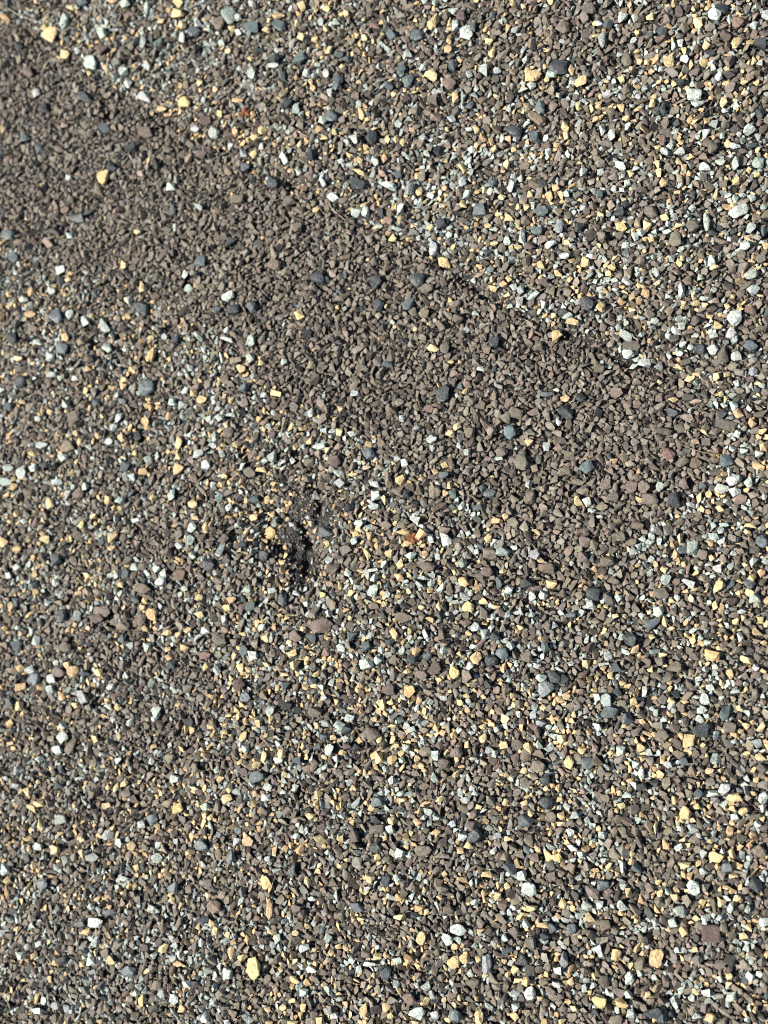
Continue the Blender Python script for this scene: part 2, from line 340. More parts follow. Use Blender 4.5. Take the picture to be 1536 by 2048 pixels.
# ------------------------------------------------------------------ read the chip list
# every chip the photo lets one pick out: tile origin and zoom, then  x y w h colour [angle] [T = three-cornered]
CHIPS = '''
@0 0 4
440 320 115 120 c;398 268 50 60 c;550 455 75 100 c;655 440 45 60 w;758 535 95 110 w;722 600 45 45 o;865 245 48 55 w;845 300 80 90 w;185 410 90 80 k;330 775 60 70 w;385 890 85 80 k;705 800 130 60 k -20;845 1045 95 75 s;845 1430 95 110 c;910 1345 75 80 k;220 1125 85 80 s;325 1205 65 95 s;45 1055 50 75 o;570 1430 45 65 w;810 1570 50 130 t;540 1030 65 50 p;395 1960 90 75 p;565 1890 60 50 w -45;100 1900 100 85 s -20;620 1745 110 80 s;720 1720 80 70 k;530 1690 70 45 r 30;1070 1190 90 80 k;1175 1070 120 80 m;1275 1320 70 100 k;1380 1505 70 60 w;1355 1200 80 65 b;1480 330 60 90 w;1500 850 100 85 c;1345 920 55 35 o;1310 890 80 50 o -20;1450 50 80 90 c;1450 145 90 75 c;1482 240 60 80 c;930 25 90 70 o;600 105 45 50 c;1040 60 80 90 w;560 190 60 100 w;690 50 90 80 s;1015 600 80 80 w;1045 680 60 90 w;1170 790 110 60 w -20;1165 365 60 90 l;1305 365 90 70 s;855 430 100 70 m;70 170 80 40 o -45;15 620 50 90 k;1115 1865 50 45 c;1415 1825 30 65 w;1395 1710 40 110 s;270 610 90 70 b;12 1285 60 90 s;1205 95 40 110 w;1245 150 30 90 w
@384 0 4
515 255 125 90 s -20;725 245 105 85 s -20;45 280 100 80 s 30;235 220 100 110 b;330 155 140 120 l -40;75 210 60 70 w;155 265 45 45 w;265 375 55 55 w;310 435 45 50 c;495 500 55 55 c;905 95 70 75 c;725 160 100 60 o 10;685 25 90 60 c;900 340 60 60 c;1105 270 60 55 c;1255 160 50 60 c;1395 195 40 40 c;1100 115 60 50 c;620 280 60 40 c;1335 325 50 45 c;1405 340 50 50 c;1130 450 70 50 c 60;1205 475 85 50 s 15;1485 270 80 60 r;890 515 110 110 s;690 515 90 80 k;70 425 70 80 k;500 620 60 90 w;680 560 80 50 w;750 640 120 50 s -65;1100 630 50 70 w;945 635 60 65 w;1005 645 45 45 w;1195 710 80 120 s;1135 775 55 65 w;970 690 45 50 c;990 740 60 45 c -60;95 685 60 70 c;205 740 45 45 c;245 925 50 60 c;385 830 90 45 o;510 940 45 50 o;765 780 90 45 t 45;795 870 90 80 k;860 915 60 90 l;1140 970 100 80 s -60;1070 1000 80 60 w;125 990 95 80 m;30 1040 70 50 w;195 1080 90 90 l;360 1080 50 70 c;590 1075 70 65 c;625 1145 50 45 c;515 1250 55 70 c;755 1300 75 90 w;1080 1140 60 50 c;1160 1085 45 50 c;880 1185 45 60 c;1315 1140 65 60 w;980 1270 80 80 k;85 1240 90 70 m;435 1345 80 70 s;320 1180 45 60 w;415 1240 90 60 l -30;1455 1125 80 110 k;1480 1300 70 80 w;1355 1295 45 60 c;1345 1390 110 40 c -30;1330 1490 130 100 k;650 1480 100 90 k;1130 1580 90 75 w;1050 1475 70 70 w;865 1400 60 60 w;1310 1690 80 80 w;1385 1700 60 90 w;1480 1790 60 40 w;780 1625 110 90 b;375 1600 110 70 b 10;60 1660 90 45 w -40;320 1945 110 60 k 60;1505 1700 80 80 k;575 1590 70 60 b;855 1830 80 90 b;905 1505 60 50 p;385 170 70 60 w;395 290 60 60 w
@768 0 4
415 250 150 65 c 55;285 335 100 85 s;70 325 90 80 s;220 680 130 75 s 60;65 725 80 60 s;595 270 55 85 w;680 320 100 100 w;735 275 80 60 s 60;345 55 65 75 w;435 80 50 50 w;515 50 60 50 w;545 385 45 50 c;535 450 60 70 o;220 475 65 75 w;155 600 80 110 s;335 590 80 50 w 60;405 650 110 95 c;570 580 80 80 s;545 715 115 90 r;645 185 80 80 m;660 20 50 60 c;755 65 45 35 c;1045 85 45 55 c;1130 115 40 40 c;1350 60 75 45 c 70;1010 280 40 70 c;860 380 60 50 c;875 470 55 90 c;1070 295 80 45 w 30;815 610 65 90 w;925 610 70 45 w 20;695 640 60 45 w;1145 525 45 70 w;1195 650 140 110 c -20;1350 650 80 70 w;1410 590 140 110 k;1315 690 45 60 c;1190 730 70 60 w;1125 770 80 60 w;1415 810 50 40 w;1440 280 110 100 b;1200 400 70 90 t;1510 610 50 80 o;1260 900 85 110 s;1235 985 150 80 t -30;430 780 55 70 w;410 840 80 80 g;590 825 55 85 c;545 980 80 55 w;695 875 75 70 s;640 875 35 60 w;745 1060 55 80 c;690 1055 65 35 w;1050 1075 140 90 k -30;1210 1130 90 90 s;1010 900 60 60 w;1465 1060 70 80 c;1460 1130 50 60 c;950 1130 40 70 w;1000 1135 50 45 c;1065 1135 50 40 w;860 1150 45 70 c;890 1210 50 60 c;110 1135 50 65 c;10 1290 50 80 o;440 1220 80 80 k;565 1285 55 65 w;350 1240 60 45 w -40;990 1330 50 75 c;1045 1220 45 40 c;960 1390 40 35 c;115 1410 75 60 s;45 1500 130 55 w -20;215 1520 75 90 l;285 1545 80 50 c 50;145 1675 75 80 w;375 1570 60 50 w;455 1590 45 60 c;490 1510 45 45 o;670 1570 90 50 w 60;640 1470 70 80 w;875 1475 60 80 s;1030 1510 110 50 w 70;1100 1450 50 55 w;650 1655 80 55 c -30;955 1590 60 60 c;770 1700 105 105 s;1160 1680 60 75 c;1085 1680 40 50 c;1205 1670 40 60 w;1275 1720 110 80 s;1235 1870 120 75 s -15;1180 1580 45 50 c;1385 1535 60 60 c;1425 1600 50 70 c;1475 1590 55 55 w;1010 1765 70 50 c;1085 1810 45 60 c;840 1820 60 40 c;465 1800 80 80 k;375 1820 55 55 c;60 1890 80 60 c 20;30 1760 80 65 r;390 1985 85 120 w;525 1885 50 50 w;585 1895 35 40 w;275 1900 45 45 w;895 1970 70 50 c;990 1950 60 80 w;1120 1920 60 110 w;1180 1990 100 65 m;1080 2010 70 60 c;1345 1980 90 50 w 35;1410 1850 80 100 l;1475 1970 50 50 c;835 2030 70 60 s;595 1690 80 70 b
@1152 0 4
975 250 75 75 c;1105 180 100 90 w;1165 140 110 80 k;1290 245 100 85 r;385 205 80 80 w;200 250 70 50 w;270 260 80 60 s;335 265 40 30 w;475 215 50 65 w;600 210 75 60 c 60;790 90 80 50 c 45;945 135 45 45 c;565 85 50 45 w;685 315 85 65 s;220 375 65 120 l;490 330 40 50 c;465 385 60 40 w 45;775 430 40 75 w;845 410 65 60 w;1410 270 80 55 w 60;1270 410 110 65 c 35;1470 410 90 80 k;865 475 50 60 c;745 545 85 95 c;870 540 70 60 w;515 550 45 45 c;570 560 45 40 c;50 715 115 90 c 15;370 695 60 50 c;255 700 45 30 c;405 540 110 80 g -60;610 640 50 55 c;680 625 60 55 w;1140 670 60 75 w;1345 715 65 45 c;670 715 60 35 c 35;725 715 40 35 c;840 720 80 70 k;945 820 120 90 w;970 885 110 60 w;1180 875 60 85 c;1185 940 55 50 w;615 890 70 60 c 50;700 930 60 120 k;30 900 50 55 c;130 920 40 60 c;370 925 70 60 o;410 1005 60 45 c;555 780 50 70 w;260 810 80 50 l;430 1080 60 65 w;1380 1080 100 90 w;875 1105 50 40 w;300 1140 70 90 w;215 1100 60 80 w;700 1185 65 70 r;1165 1140 50 60 w;970 1145 40 55 w;755 1230 60 50 w;720 1280 95 50 w -35;835 1275 100 60 w 40;1265 1215 95 55 w;1395 1210 80 60 s;1095 1240 80 90 b;370 1380 95 65 w -20;75 1420 65 75 w;655 1375 55 65 c;825 1345 50 60 c;675 1435 60 70 c;1030 1385 90 60 w;1150 1340 80 60 w;1450 1330 90 90 l;1380 1395 50 50 c;1445 1430 50 45 c;1275 1350 60 110 w;1280 1490 80 60 c 60;440 1445 60 60 c;1300 1725 160 90 w 25;1400 1620 70 60 w;1035 1825 65 130 w;880 1770 45 40 w;835 1535 40 45 w;420 1520 50 50 w;205 1600 55 60 s;400 1685 70 70 k;360 1745 95 85 k;370 1860 90 75 c;575 1850 65 90 c;715 1785 70 50 c;735 1840 45 45 w;530 1910 90 60 w 20;480 1940 60 70 w;600 1960 60 40 c;460 1895 40 45 c;735 1995 30 30 c;790 1960 100 110 b;935 1855 110 90 b;610 1745 110 90 b;40 1860 80 70 k;1390 1860 90 80 l;1510 1890 70 70 s;1345 2000 80 80 w;215 1940 80 80 b;1510 180 60 70 w;110 140 110 80 b;70 200 80 90 b;1200 350 90 80 m;870 290 90 80 b
@0 512 4
505 110 75 100 w;505 205 60 70 k;570 200 50 50 c;585 145 40 40 c;280 300 50 85 o;435 295 65 60 w;95 320 50 40 o;220 365 70 60 w;100 400 60 45 c 40;265 480 90 50 o;30 500 60 80 o;15 415 50 45 o;475 500 95 110 s;590 475 55 90 w;130 30 70 80 s;725 555 110 65 w -60;860 575 120 75 w -60;1150 265 60 100 c;1140 415 140 90 k -35;1045 360 55 70 w;1005 80 50 60 c;1480 150 60 60 w;1495 260 60 80 w;885 745 85 65 w;1020 755 60 50 w;1225 810 140 75 c 75 T;555 660 60 70 c;330 720 60 70 w;530 760 100 90 s -30;125 670 90 80 k;440 815 60 90 w;185 830 75 45 c;730 920 60 55 o 0 T;740 840 80 70 m;450 965 70 60 w;635 990 55 40 w;1015 1000 60 50 c;1005 1050 55 50 c;715 1090 50 55 c;750 1050 40 30 c;885 1155 50 40 c;1190 1060 120 140 s;1420 680 90 80 k;1320 650 45 50 w;1180 1205 45 45 c;1270 1180 45 35 c;1355 1285 45 60 c;1210 660 55 35 c;1395 1175 60 60 w;845 1280 45 50 c;925 1380 55 60 w;965 1305 80 50 w 60;570 1195 80 70 w;785 1185 65 80 s;110 1215 80 75 s;210 1190 55 55 o;335 1310 45 50 w;200 1020 90 90 k;1095 1440 75 90 k;985 1460 70 65 o;885 1490 60 55 w;635 1430 50 55 c;1440 1500 75 90 c;1445 1600 60 65 c;1435 1705 90 90 c 0 T;1155 1730 75 65 o;1020 1680 110 65 s 70;1195 1640 70 80 l;1290 1765 50 50 r;365 1520 90 60 w;560 1530 120 90 t;285 1590 75 35 c -30;535 1620 80 70 w;400 1680 65 65 k;300 1700 75 70 w;200 1740 75 90 w;90 1700 80 55 w;490 1820 75 60 w;65 1815 100 60 w;140 1855 60 55 o;710 1850 70 60 w 90 T;655 1910 95 90 b;430 1995 80 100 c;985 1965 65 60 w;895 1950 50 90 c;1395 1920 75 90 w;1245 1940 50 50 c;1070 1775 60 55 w;575 1910 50 80 w;980 2025 35 35 c;40 1080 60 50 w;620 1300 100 90 b
@384 512 4
75 50 95 90 s;310 340 110 80 w 45;215 440 75 65 s;345 435 100 80 k;490 425 100 105 k;1005 180 110 100 k;1465 195 95 110 k 0 T;870 480 90 80 c -30;1490 390 80 100 k;1110 520 70 70 k;940 630 80 70 k;500 695 75 95 w;300 690 100 50 w -15;75 660 90 50 w -50;285 600 50 55 w;182 820 35 90 w;248 830 35 90 w;485 830 60 80 w;570 870 65 55 c;410 915 70 70 c;565 825 35 30 c;370 840 90 70 t;695 1100 80 80 c -30 T;435 1065 90 80 s;95 1155 80 70 c;25 1110 60 50 c;595 1125 55 55 w;755 860 55 50 w;1310 1105 65 60 w;1190 1225 60 50 c;965 1260 60 80 w;330 1290 70 50 w;240 1305 65 60 w;285 1360 40 40 c;190 1460 50 70 w;185 1525 45 45 w;1190 1410 55 65 c;1065 1405 55 45 w;1135 1410 60 45 w;1285 1430 60 50 w;955 1490 60 80 o;1030 1530 110 40 w 15;1090 1560 40 60 c;1425 1590 95 95 s;660 1605 80 100 l;600 1650 50 60 w;740 1660 50 50 w;800 1640 60 50 w;60 1590 90 60 w 30;250 1590 60 50 w;135 1670 70 80 w;410 1690 70 50 w 60;570 1730 80 65 c;275 1770 55 50 c -30;1305 1755 80 35 c;1380 1660 40 35 c;1195 1820 85 85 w 270 T;1480 1850 70 80 w;1490 1930 80 80 w;1445 1820 60 50 w;1415 1710 60 50 o;510 1950 110 65 s 5;245 1940 60 80 w;305 2010 70 70 w;400 1890 40 40 w;30 1990 75 70 c;990 1910 60 80 l;1270 2020 90 60 k;1480 2010 70 60 w;745 1350 140 30 t 75;665 80 110 90 b;1150 1650 100 90 m;300 1420 100 80 b 30;480 1740 110 90 b;1000 1000 110 50 b 65;60 1060 90 70 b
@768 512 4
470 50 115 85 c -25;260 185 120 110 k;190 385 90 95 s;30 885 85 80 s;330 455 80 85 t 70 T;445 565 90 80 b;595 505 90 80 b;575 385 95 60 t;235 445 80 70 b;350 265 120 80 g;870 120 80 45 w 15;715 190 50 55 w;735 465 60 30 w -20;880 200 50 45 c;955 245 75 60 o;1005 200 50 50 c;1045 265 60 55 w;1105 290 70 70 l;1100 370 70 75 w;1210 330 120 45 w 35;1275 400 60 80 w;975 45 50 55 c;1265 95 75 55 c -40;1395 165 85 40 c -35;1385 110 40 40 w;1455 30 75 60 w;1125 410 45 30 c;1450 470 90 55 k;1480 505 90 55 w 30;1365 495 45 40 c;1315 525 60 45 w;1520 545 105 65 c -15;1385 655 90 95 c;895 695 95 95 k;400 735 100 70 c;490 740 80 100 g;535 850 50 35 c -10;605 850 40 35 c;775 920 65 60 w;480 1110 110 130 k;1305 1110 130 50 s;1450 1145 75 60 o;1455 1255 125 95 k -20;1395 1330 60 80 w;1385 1075 60 40 w;655 1085 50 45 c;590 1375 70 50 c 30;540 1435 70 60 c;395 1475 80 70 w;1010 1415 100 110 s;1165 1495 75 60 c;1310 1525 70 70 w;1065 1260 100 100 b;680 1575 60 55 w;925 1630 70 40 w;120 1635 55 75 w;180 1655 60 70 w;490 1685 75 60 c -20;415 1735 70 50 o;150 1795 80 90 c;505 1770 105 65 s -10;855 1905 100 80 s 10;1165 1830 60 65 w;190 1915 70 80 k;560 1910 60 70 s;535 1845 35 55 c;410 1890 110 110 t;760 2025 80 60 s;625 2000 60 80 w;15 1960 50 80 c;160 1970 50 35 w;45 1800 75 130 t;1100 1650 130 100 b -50;945 1580 100 80 b;985 1310 90 90 b;1250 730 80 70 b;250 585 30 45 c;150 1310 55 50 w;265 1390 60 60 l;700 1420 90 90 b;1170 1940 80 130 t
@1152 512 4
85 90 65 90 c;300 125 80 60 c;265 175 50 50 c;210 180 50 60 w;420 235 100 65 w -20;320 225 65 40 w;320 295 60 40 w;245 305 50 45 c;645 175 85 50 w -60;655 250 60 55 c;430 165 90 80 t 40;515 80 90 70 b;365 395 85 65 o;515 390 60 65 o;205 440 75 85 c;95 405 120 110 k;990 210 65 60 w;945 240 50 45 c;950 300 45 50 w;845 310 50 110 w;830 90 55 60 c;850 55 40 45 c;730 70 30 45 c;1105 120 75 35 c 20;1400 180 110 70 l 30;1415 300 100 70 w 35;1085 75 60 80 w;965 405 80 45 c 15;940 350 45 60 c;1030 415 50 45 c;1025 370 80 40 w;1200 430 60 50 c;1268 522 118 120 w;1135 580 80 70 c -20 T;1230 640 100 90 w;1395 460 95 80 r;895 230 90 80 b;590 490 90 80 b;950 545 75 75 m;855 580 70 60 w;800 620 90 50 w -20;635 540 80 50 w 20;630 590 60 40 s;400 555 50 50 w;400 650 120 75 l -30;275 710 75 80 t;445 730 130 80 g;415 790 105 85 w -10;355 755 35 60 w;550 860 75 100 w 70 T;455 890 85 45 w 20;480 830 60 45 w;670 890 90 80 l;875 855 80 70 g;840 900 50 40 c;990 765 90 85 k;1090 775 85 90 w;1100 670 70 60 w;1265 700 60 80 w;1180 820 95 140 g;1285 830 90 80 w;1400 750 130 90 s;865 730 70 60 w;830 795 50 50 w;915 745 50 60 w;910 990 90 55 c 25;665 1010 55 40 c;780 1150 80 40 c;1120 980 50 75 c;1205 960 50 60 c;1405 950 75 65 w;1280 1040 50 45 w;1160 1110 40 50 c;1195 1155 60 45 c 60;1120 1200 50 60 w;1180 1205 60 40 w;1250 1210 85 75 w;1390 1225 60 60 w;1295 1270 95 70 o -30;1400 1350 80 85 o;1500 1420 80 50 o;1450 1460 60 40 o;1290 1435 70 65 w;1020 1420 60 45 c -25;960 1490 75 50 p;1250 1545 60 60 w;1340 1565 70 55 w;1460 1590 65 60 w;1200 1650 110 95 s;85 1690 125 100 s;40 1130 80 80 k;325 1095 100 85 b;190 910 90 80 b;740 1580 100 100 r;845 1650 130 75 g 15;695 1400 150 60 g -20;1160 1350 230 80 g -15;955 1660 100 80 b;240 1830 100 85 b;450 1850 110 100 b;545 1850 90 110 b;670 1845 65 85 w;790 1950 110 130 k;875 1830 100 100 b;1165 1865 110 80 w;1265 1895 95 75 w;1255 1795 110 100 w;1380 1820 80 80 w;1235 1740 50 70 w;1015 1840 60 50 s;1060 1910 50 60 c;1180 1930 50 30 c;25 1965 70 80 c;90 1970 75 80 w;130 2035 70 40 w;300 1930 110 80 b;590 1950 130 100 b;1145 2030 70 50 c
@0 1024 4
70 240 75 100 c;400 230 90 75 c 40;935 205 85 85 c;925 290 60 55 c;185 310 70 75 o;490 390 80 90 s;680 105 50 70 c;790 45 75 45 c;230 80 60 45 w;1110 65 65 55 w;1455 275 65 55 w;170 450 70 60 w;110 510 60 60 w;965 500 50 70 w;1105 445 65 55 w;1195 495 60 55 w;1280 460 65 60 w;1340 490 80 70 w;1310 560 80 80 w;1505 615 70 50 w;1460 505 90 100 r;1035 500 55 90 s;850 240 40 90 s;990 600 45 70 c;475 570 60 70 w;315 640 60 55 o;165 715 65 85 s;520 830 95 95 k;655 835 70 90 l;1110 700 75 65 s;1160 765 50 50 c;1240 820 85 95 c;1185 930 50 55 c;840 790 130 100 b;800 850 120 80 m;1010 910 110 80 t;1160 860 80 100 b;1180 610 130 90 b;1360 970 80 50 c;1455 985 60 50 o;1520 940 60 60 c;735 930 45 35 c;955 990 35 50 c;960 1055 35 35 c;1015 1010 75 55 s 60;1190 1075 65 80 w;1500 1085 70 60 c;1375 1095 70 50 o 0 T;1370 1165 60 50 o;185 1065 80 90 s;80 930 50 50 o;195 975 40 45 o;285 950 40 80 w;10 1025 50 55 c;195 1250 80 50 c 15;290 1260 85 70 w;325 1330 110 90 s -20;465 1330 80 80 w;445 1420 70 80 w;580 1225 55 60 c;635 1265 90 100 o;835 1280 80 60 c -30;710 1290 100 50 s;205 1385 75 90 o;110 1510 75 80 s;190 1550 60 80 c;540 1475 55 60 o;635 1540 60 55 c;700 1470 110 70 l -70;965 1560 70 65 c;885 1555 70 40 w -30;915 1400 60 55 w;1235 1370 55 70 w;1390 1240 60 100 s;1280 1600 85 90 w;1260 1650 60 60 w;1060 1680 55 60 w;925 1655 50 60 w;780 1805 65 75 c;525 1800 95 90 w;485 1900 90 80 w;535 1700 50 70 w;965 1790 45 70 c;970 1990 60 60 w;1375 1970 90 85 b;590 1880 80 130 b;1510 1680 60 60 k;1520 1740 50 80 c;1465 1895 70 40 o -30;1250 1875 50 40 o;350 1970 70 60 w;120 1840 50 45 c;560 1080 110 90 b;510 1270 110 90 b;125 750 40 60 c;10 870 60 100 w
@384 1024 4
500 45 90 55 c;590 160 100 100 c;50 65 55 50 c;20 130 75 80 w;15 230 80 80 w;130 130 50 90 c;240 305 95 75 w 60;30 350 60 60 w;160 420 95 100 k;415 270 70 80 k;565 345 90 95 k;710 395 55 50 c 30;1070 165 130 90 k -20 T;990 150 75 40 c 70;940 90 35 50 c;775 95 50 35 w;920 40 40 35 w;1085 255 55 50 c;1105 385 60 75 w;1110 310 35 50 w;1150 460 110 90 m;1240 310 110 80 b;1410 345 100 60 c -60;1430 190 60 75 o;1320 235 65 70 w;1350 95 75 50 w;1280 500 80 60 w -40 T;1425 505 50 80 w;1485 535 60 80 w;1470 635 110 80 w 70;1475 465 80 40 w;1300 560 40 60 w;465 620 70 65 w;490 755 100 75 s 20;735 700 70 120 k;840 655 65 35 w -30;930 735 50 45 w;1060 665 55 55 c;1045 710 80 50 l;1135 740 100 80 t -60;1130 810 70 50 w;75 685 60 50 c;305 770 80 60 c;330 705 90 50 o 20;85 825 75 60 c;280 865 45 75 w;130 945 70 60 w;250 1030 110 110 b;710 610 35 35 c;775 860 55 45 c;905 935 50 40 c;680 920 50 60 o;615 1015 70 55 c -50;580 920 60 60 w;660 1000 90 30 w 80;850 990 100 90 b;985 1015 75 90 s;1310 990 80 75 s;1395 970 65 50 w 50;430 1110 70 80 s;505 1145 80 85 w;120 1145 90 60 r;835 1140 75 80 c;870 1225 100 70 c;620 1215 65 50 o;405 1245 65 65 c;355 1150 35 70 c;1080 1225 45 60 c;950 1240 40 40 w;1025 1295 60 45 c;900 1330 35 50 w;990 1340 70 70 s;780 1385 75 80 s;1425 1075 80 80 s;1420 1220 100 90 w;1515 1185 60 80 w;1310 1100 45 45 o;1300 1145 40 50 w;215 1260 100 55 w -60;120 1245 50 80 c;400 1380 90 100 m;450 1480 100 100 s 90 T;165 1475 50 45 o;330 1330 35 50 c;795 1550 85 75 k;660 1575 100 70 l 50;1175 1510 50 55 c;1080 1480 50 50 w;1060 1400 50 50 w;1020 1590 110 80 b;1060 900 170 130 b;190 1690 100 60 c 60;315 1630 50 45 c;390 1625 45 60 c;565 1680 60 80 c;660 1650 40 70 c;430 1795 85 50 c 70;20 1740 50 70 o;15 1680 50 80 k;290 1760 50 50 c;1200 1700 90 80 w;1280 1640 80 60 w;1255 1745 90 60 s 60;1075 1790 55 70 s;1025 1700 35 60 c;1450 1770 130 120 b;1505 1810 60 65 c;1150 1800 50 50 c;1245 1810 40 60 w;1480 1650 60 50 c;1130 1890 90 110 w;1030 1870 65 70 s;1255 1870 80 60 m;1330 1880 70 80 k;745 1930 60 90 c;715 1980 80 60 w;870 1980 80 65 s;600 1950 60 90 c;450 1890 60 60 w;400 1990 55 50 c;550 2020 80 60 c;1165 1970 50 50 w;1075 2030 60 50 w;910 1870 25 70 c;1510 1960 60 90 c;1520 1340 60 50 c;1520 1520 50 60 c
@768 1024 4
265 70 85 65 w -20;310 120 75 35 w;180 175 120 45 o -10;315 190 90 70 o 50;505 225 105 105 w;500 145 90 75 b;395 225 50 60 w;910 75 90 55 o;975 45 50 60 c;1225 165 80 35 c -30;70 340 75 65 c 35;30 430 60 70 w;240 355 80 65 w;645 415 75 95 l;360 440 150 70 b -15;965 325 110 80 l;1210 345 90 80 l;1265 385 60 55 c;1050 290 60 35 w;1310 460 130 100 b;855 340 110 90 b;840 480 100 80 b;655 560 90 85 c;925 570 60 100 s;1150 570 100 70 k;1350 575 85 75 c;195 555 50 45 w;335 545 90 55 w -20;400 580 55 60 w;475 610 90 50 w 70;1015 625 80 70 w;975 660 45 45 w;1185 675 70 75 w;1280 675 75 60 w -30;665 680 90 65 w -25;710 650 50 50 w;690 760 95 80 c;460 750 90 45 c -70;325 765 55 45 c;220 640 45 50 c;50 660 55 55 w;190 750 65 60 k;35 740 40 50 c;180 840 140 90 b;395 865 70 50 o;915 760 60 40 o;755 920 85 80 w;695 975 60 45 c -30;610 980 50 60 s;825 980 80 80 l;910 990 90 80 k;1415 810 60 45 w;1510 835 80 80 s;1370 910 60 70 l;115 975 95 55 c -60;225 955 35 60 c;350 980 55 80 w;285 1115 70 75 o;375 1150 75 70 s;255 1180 100 70 k -40;500 1110 55 60 w;750 1160 95 100 c;705 1230 60 65 w;590 1280 80 105 c;680 1310 90 95 t;215 1275 55 70 c 90 T;435 1250 110 100 m;330 1300 110 80 b;870 1190 110 90 k;960 1130 100 95 s;1150 1160 90 90 b;1295 1080 70 100 s;1200 1130 70 45 w -20;1235 1225 60 50 w;1265 1320 95 75 w;1305 1415 120 125 l;1365 1320 110 80 k -40;1440 1335 80 80 k;985 1410 100 90 b 0 T;860 1370 80 80 k;1460 1470 65 60 c;1275 1560 50 50 c;225 1435 100 95 o;300 1500 50 50 o;75 1520 60 40 c;10 1530 50 100 c;65 1420 110 90 m;680 1465 60 50 c;625 1515 55 60 c;685 1580 50 50 o;875 1590 60 45 c -30;805 1475 50 40 o;275 1560 45 60 w;155 1655 65 60 s;1090 1610 50 60 w;235 1725 50 75 w;490 1690 50 45 w;405 1650 90 50 t -50;90 1705 90 30 o;910 1735 50 50 w;615 1745 55 50 w;710 1760 60 40 w;795 1710 60 45 c;870 1690 60 40 c;795 1800 75 80 c;965 1870 70 75 c;1160 1890 100 55 c -60;1255 1850 80 90 l;1425 1815 70 75 c;1260 1685 90 60 l;75 1820 80 50 c 50;255 1830 50 50 o;325 1825 60 60 w;110 1870 50 40 c;190 1880 70 50 w 60;435 1935 75 90 w;270 1965 60 60 c;150 1980 50 50 w;585 1970 45 65 c;890 1930 60 60 w;720 1965 60 30 w;340 1910 110 75 b;590 1920 100 80 b;1050 1960 80 90 m;1140 1940 90 100 b;1485 2005 85 110 c;1240 2030 140 90 b;500 2010 110 80 b;630 2035 60 30 c;840 1900 80 60 l;1065 1860 90 80 b
@1152 1024 4
1390 125 95 60 c;1365 165 60 45 c;1490 240 105 95 s;845 215 65 80 c;860 320 90 80 s;930 290 90 110 l;795 340 45 75 c;1075 370 60 55 c;1010 345 90 90 b;1090 110 60 50 w;1100 195 85 70 l;1160 150 60 70 w;1185 105 80 35 w;1130 450 70 80 w;1425 395 70 65 w;1505 400 80 50 w;1350 425 50 40 c;1415 525 90 60 c;1480 490 60 70 o;1390 575 110 80 k -35;1140 575 110 120 c;705 455 65 60 c;500 430 50 35 c;850 475 55 45 w;720 540 85 90 l;595 495 60 50 w;900 570 110 60 w -25;1095 520 50 60 w;635 420 40 50 c;265 165 70 45 p;365 200 85 95 b;75 240 90 90 b;60 365 90 80 b;250 395 110 90 g;490 115 100 80 b;310 555 100 60 b -20;680 655 120 90 g;125 745 80 70 w;145 660 110 100 k;340 690 60 65 w;665 800 90 80 w;580 800 60 40 c;525 830 60 45 w;320 835 60 40 c;190 760 30 40 c;625 890 120 80 s 20 T;715 870 50 90 c;925 690 65 60 c -40;1115 745 50 80 c;1168 775 60 95 c;770 930 50 40 c;1330 795 80 45 w;1485 860 70 60 c;1430 690 90 70 l;1450 960 80 60 c;1305 1000 60 80 w;1055 1040 70 60 w 0 T;1090 1140 130 95 c -20;430 1020 110 110 k;365 1000 60 50 w;150 1020 50 50 w;120 1080 80 90 m;470 1110 110 55 c 60;695 1140 65 50 c;630 1110 80 50 l;615 995 60 50 c;255 1150 70 70 w;225 1210 80 40 w;80 1210 75 65 c;275 1310 80 60 c -40;330 1240 80 80 s;380 1365 60 50 c 0 T;595 1265 55 40 c;665 1195 80 70 b;785 1240 130 90 b;740 1320 90 80 b;570 1200 90 70 b;1365 1185 110 50 c -20;1440 1240 60 60 w;1225 1295 70 75 c;1160 1370 50 60 c;1110 1240 50 50 w;980 1335 60 45 w;1030 1500 110 75 w -70;1275 1440 80 70 w;1080 1400 80 60 w;765 1510 70 60 c;460 1520 60 75 c;255 1500 90 100 w;170 1475 60 70 w;265 1600 140 90 s -10;415 1650 100 95 s;175 1710 70 80 w;540 1440 100 55 w 60;645 1600 60 60 w;705 1670 60 70 w;1190 1600 130 80 s 70;1310 1570 60 50 c -40;1370 1610 60 60 w;1040 1630 60 50 w;1415 1680 50 50 o;1180 1750 40 40 c;1315 1750 45 45 c;905 1820 90 130 c;1000 1740 130 110 k;1130 1790 70 80 w;1220 1720 110 100 g;690 1790 110 100 b;510 1880 85 75 c;490 1820 40 60 c;360 1900 70 90 w;270 1930 60 50 c;525 1970 60 50 o;100 2010 110 90 s;180 1990 90 80 b;465 2010 80 70 w;730 2020 80 60 w;590 1990 80 70 b;870 1990 80 70 s;1020 1860 50 50 c;1110 1970 90 80 w;1260 1830 50 40 w;1450 1850 90 80 l;1520 1860 60 90 o;1470 1960 80 60 c -30;1370 1930 60 50 c
@0 1536 2.479
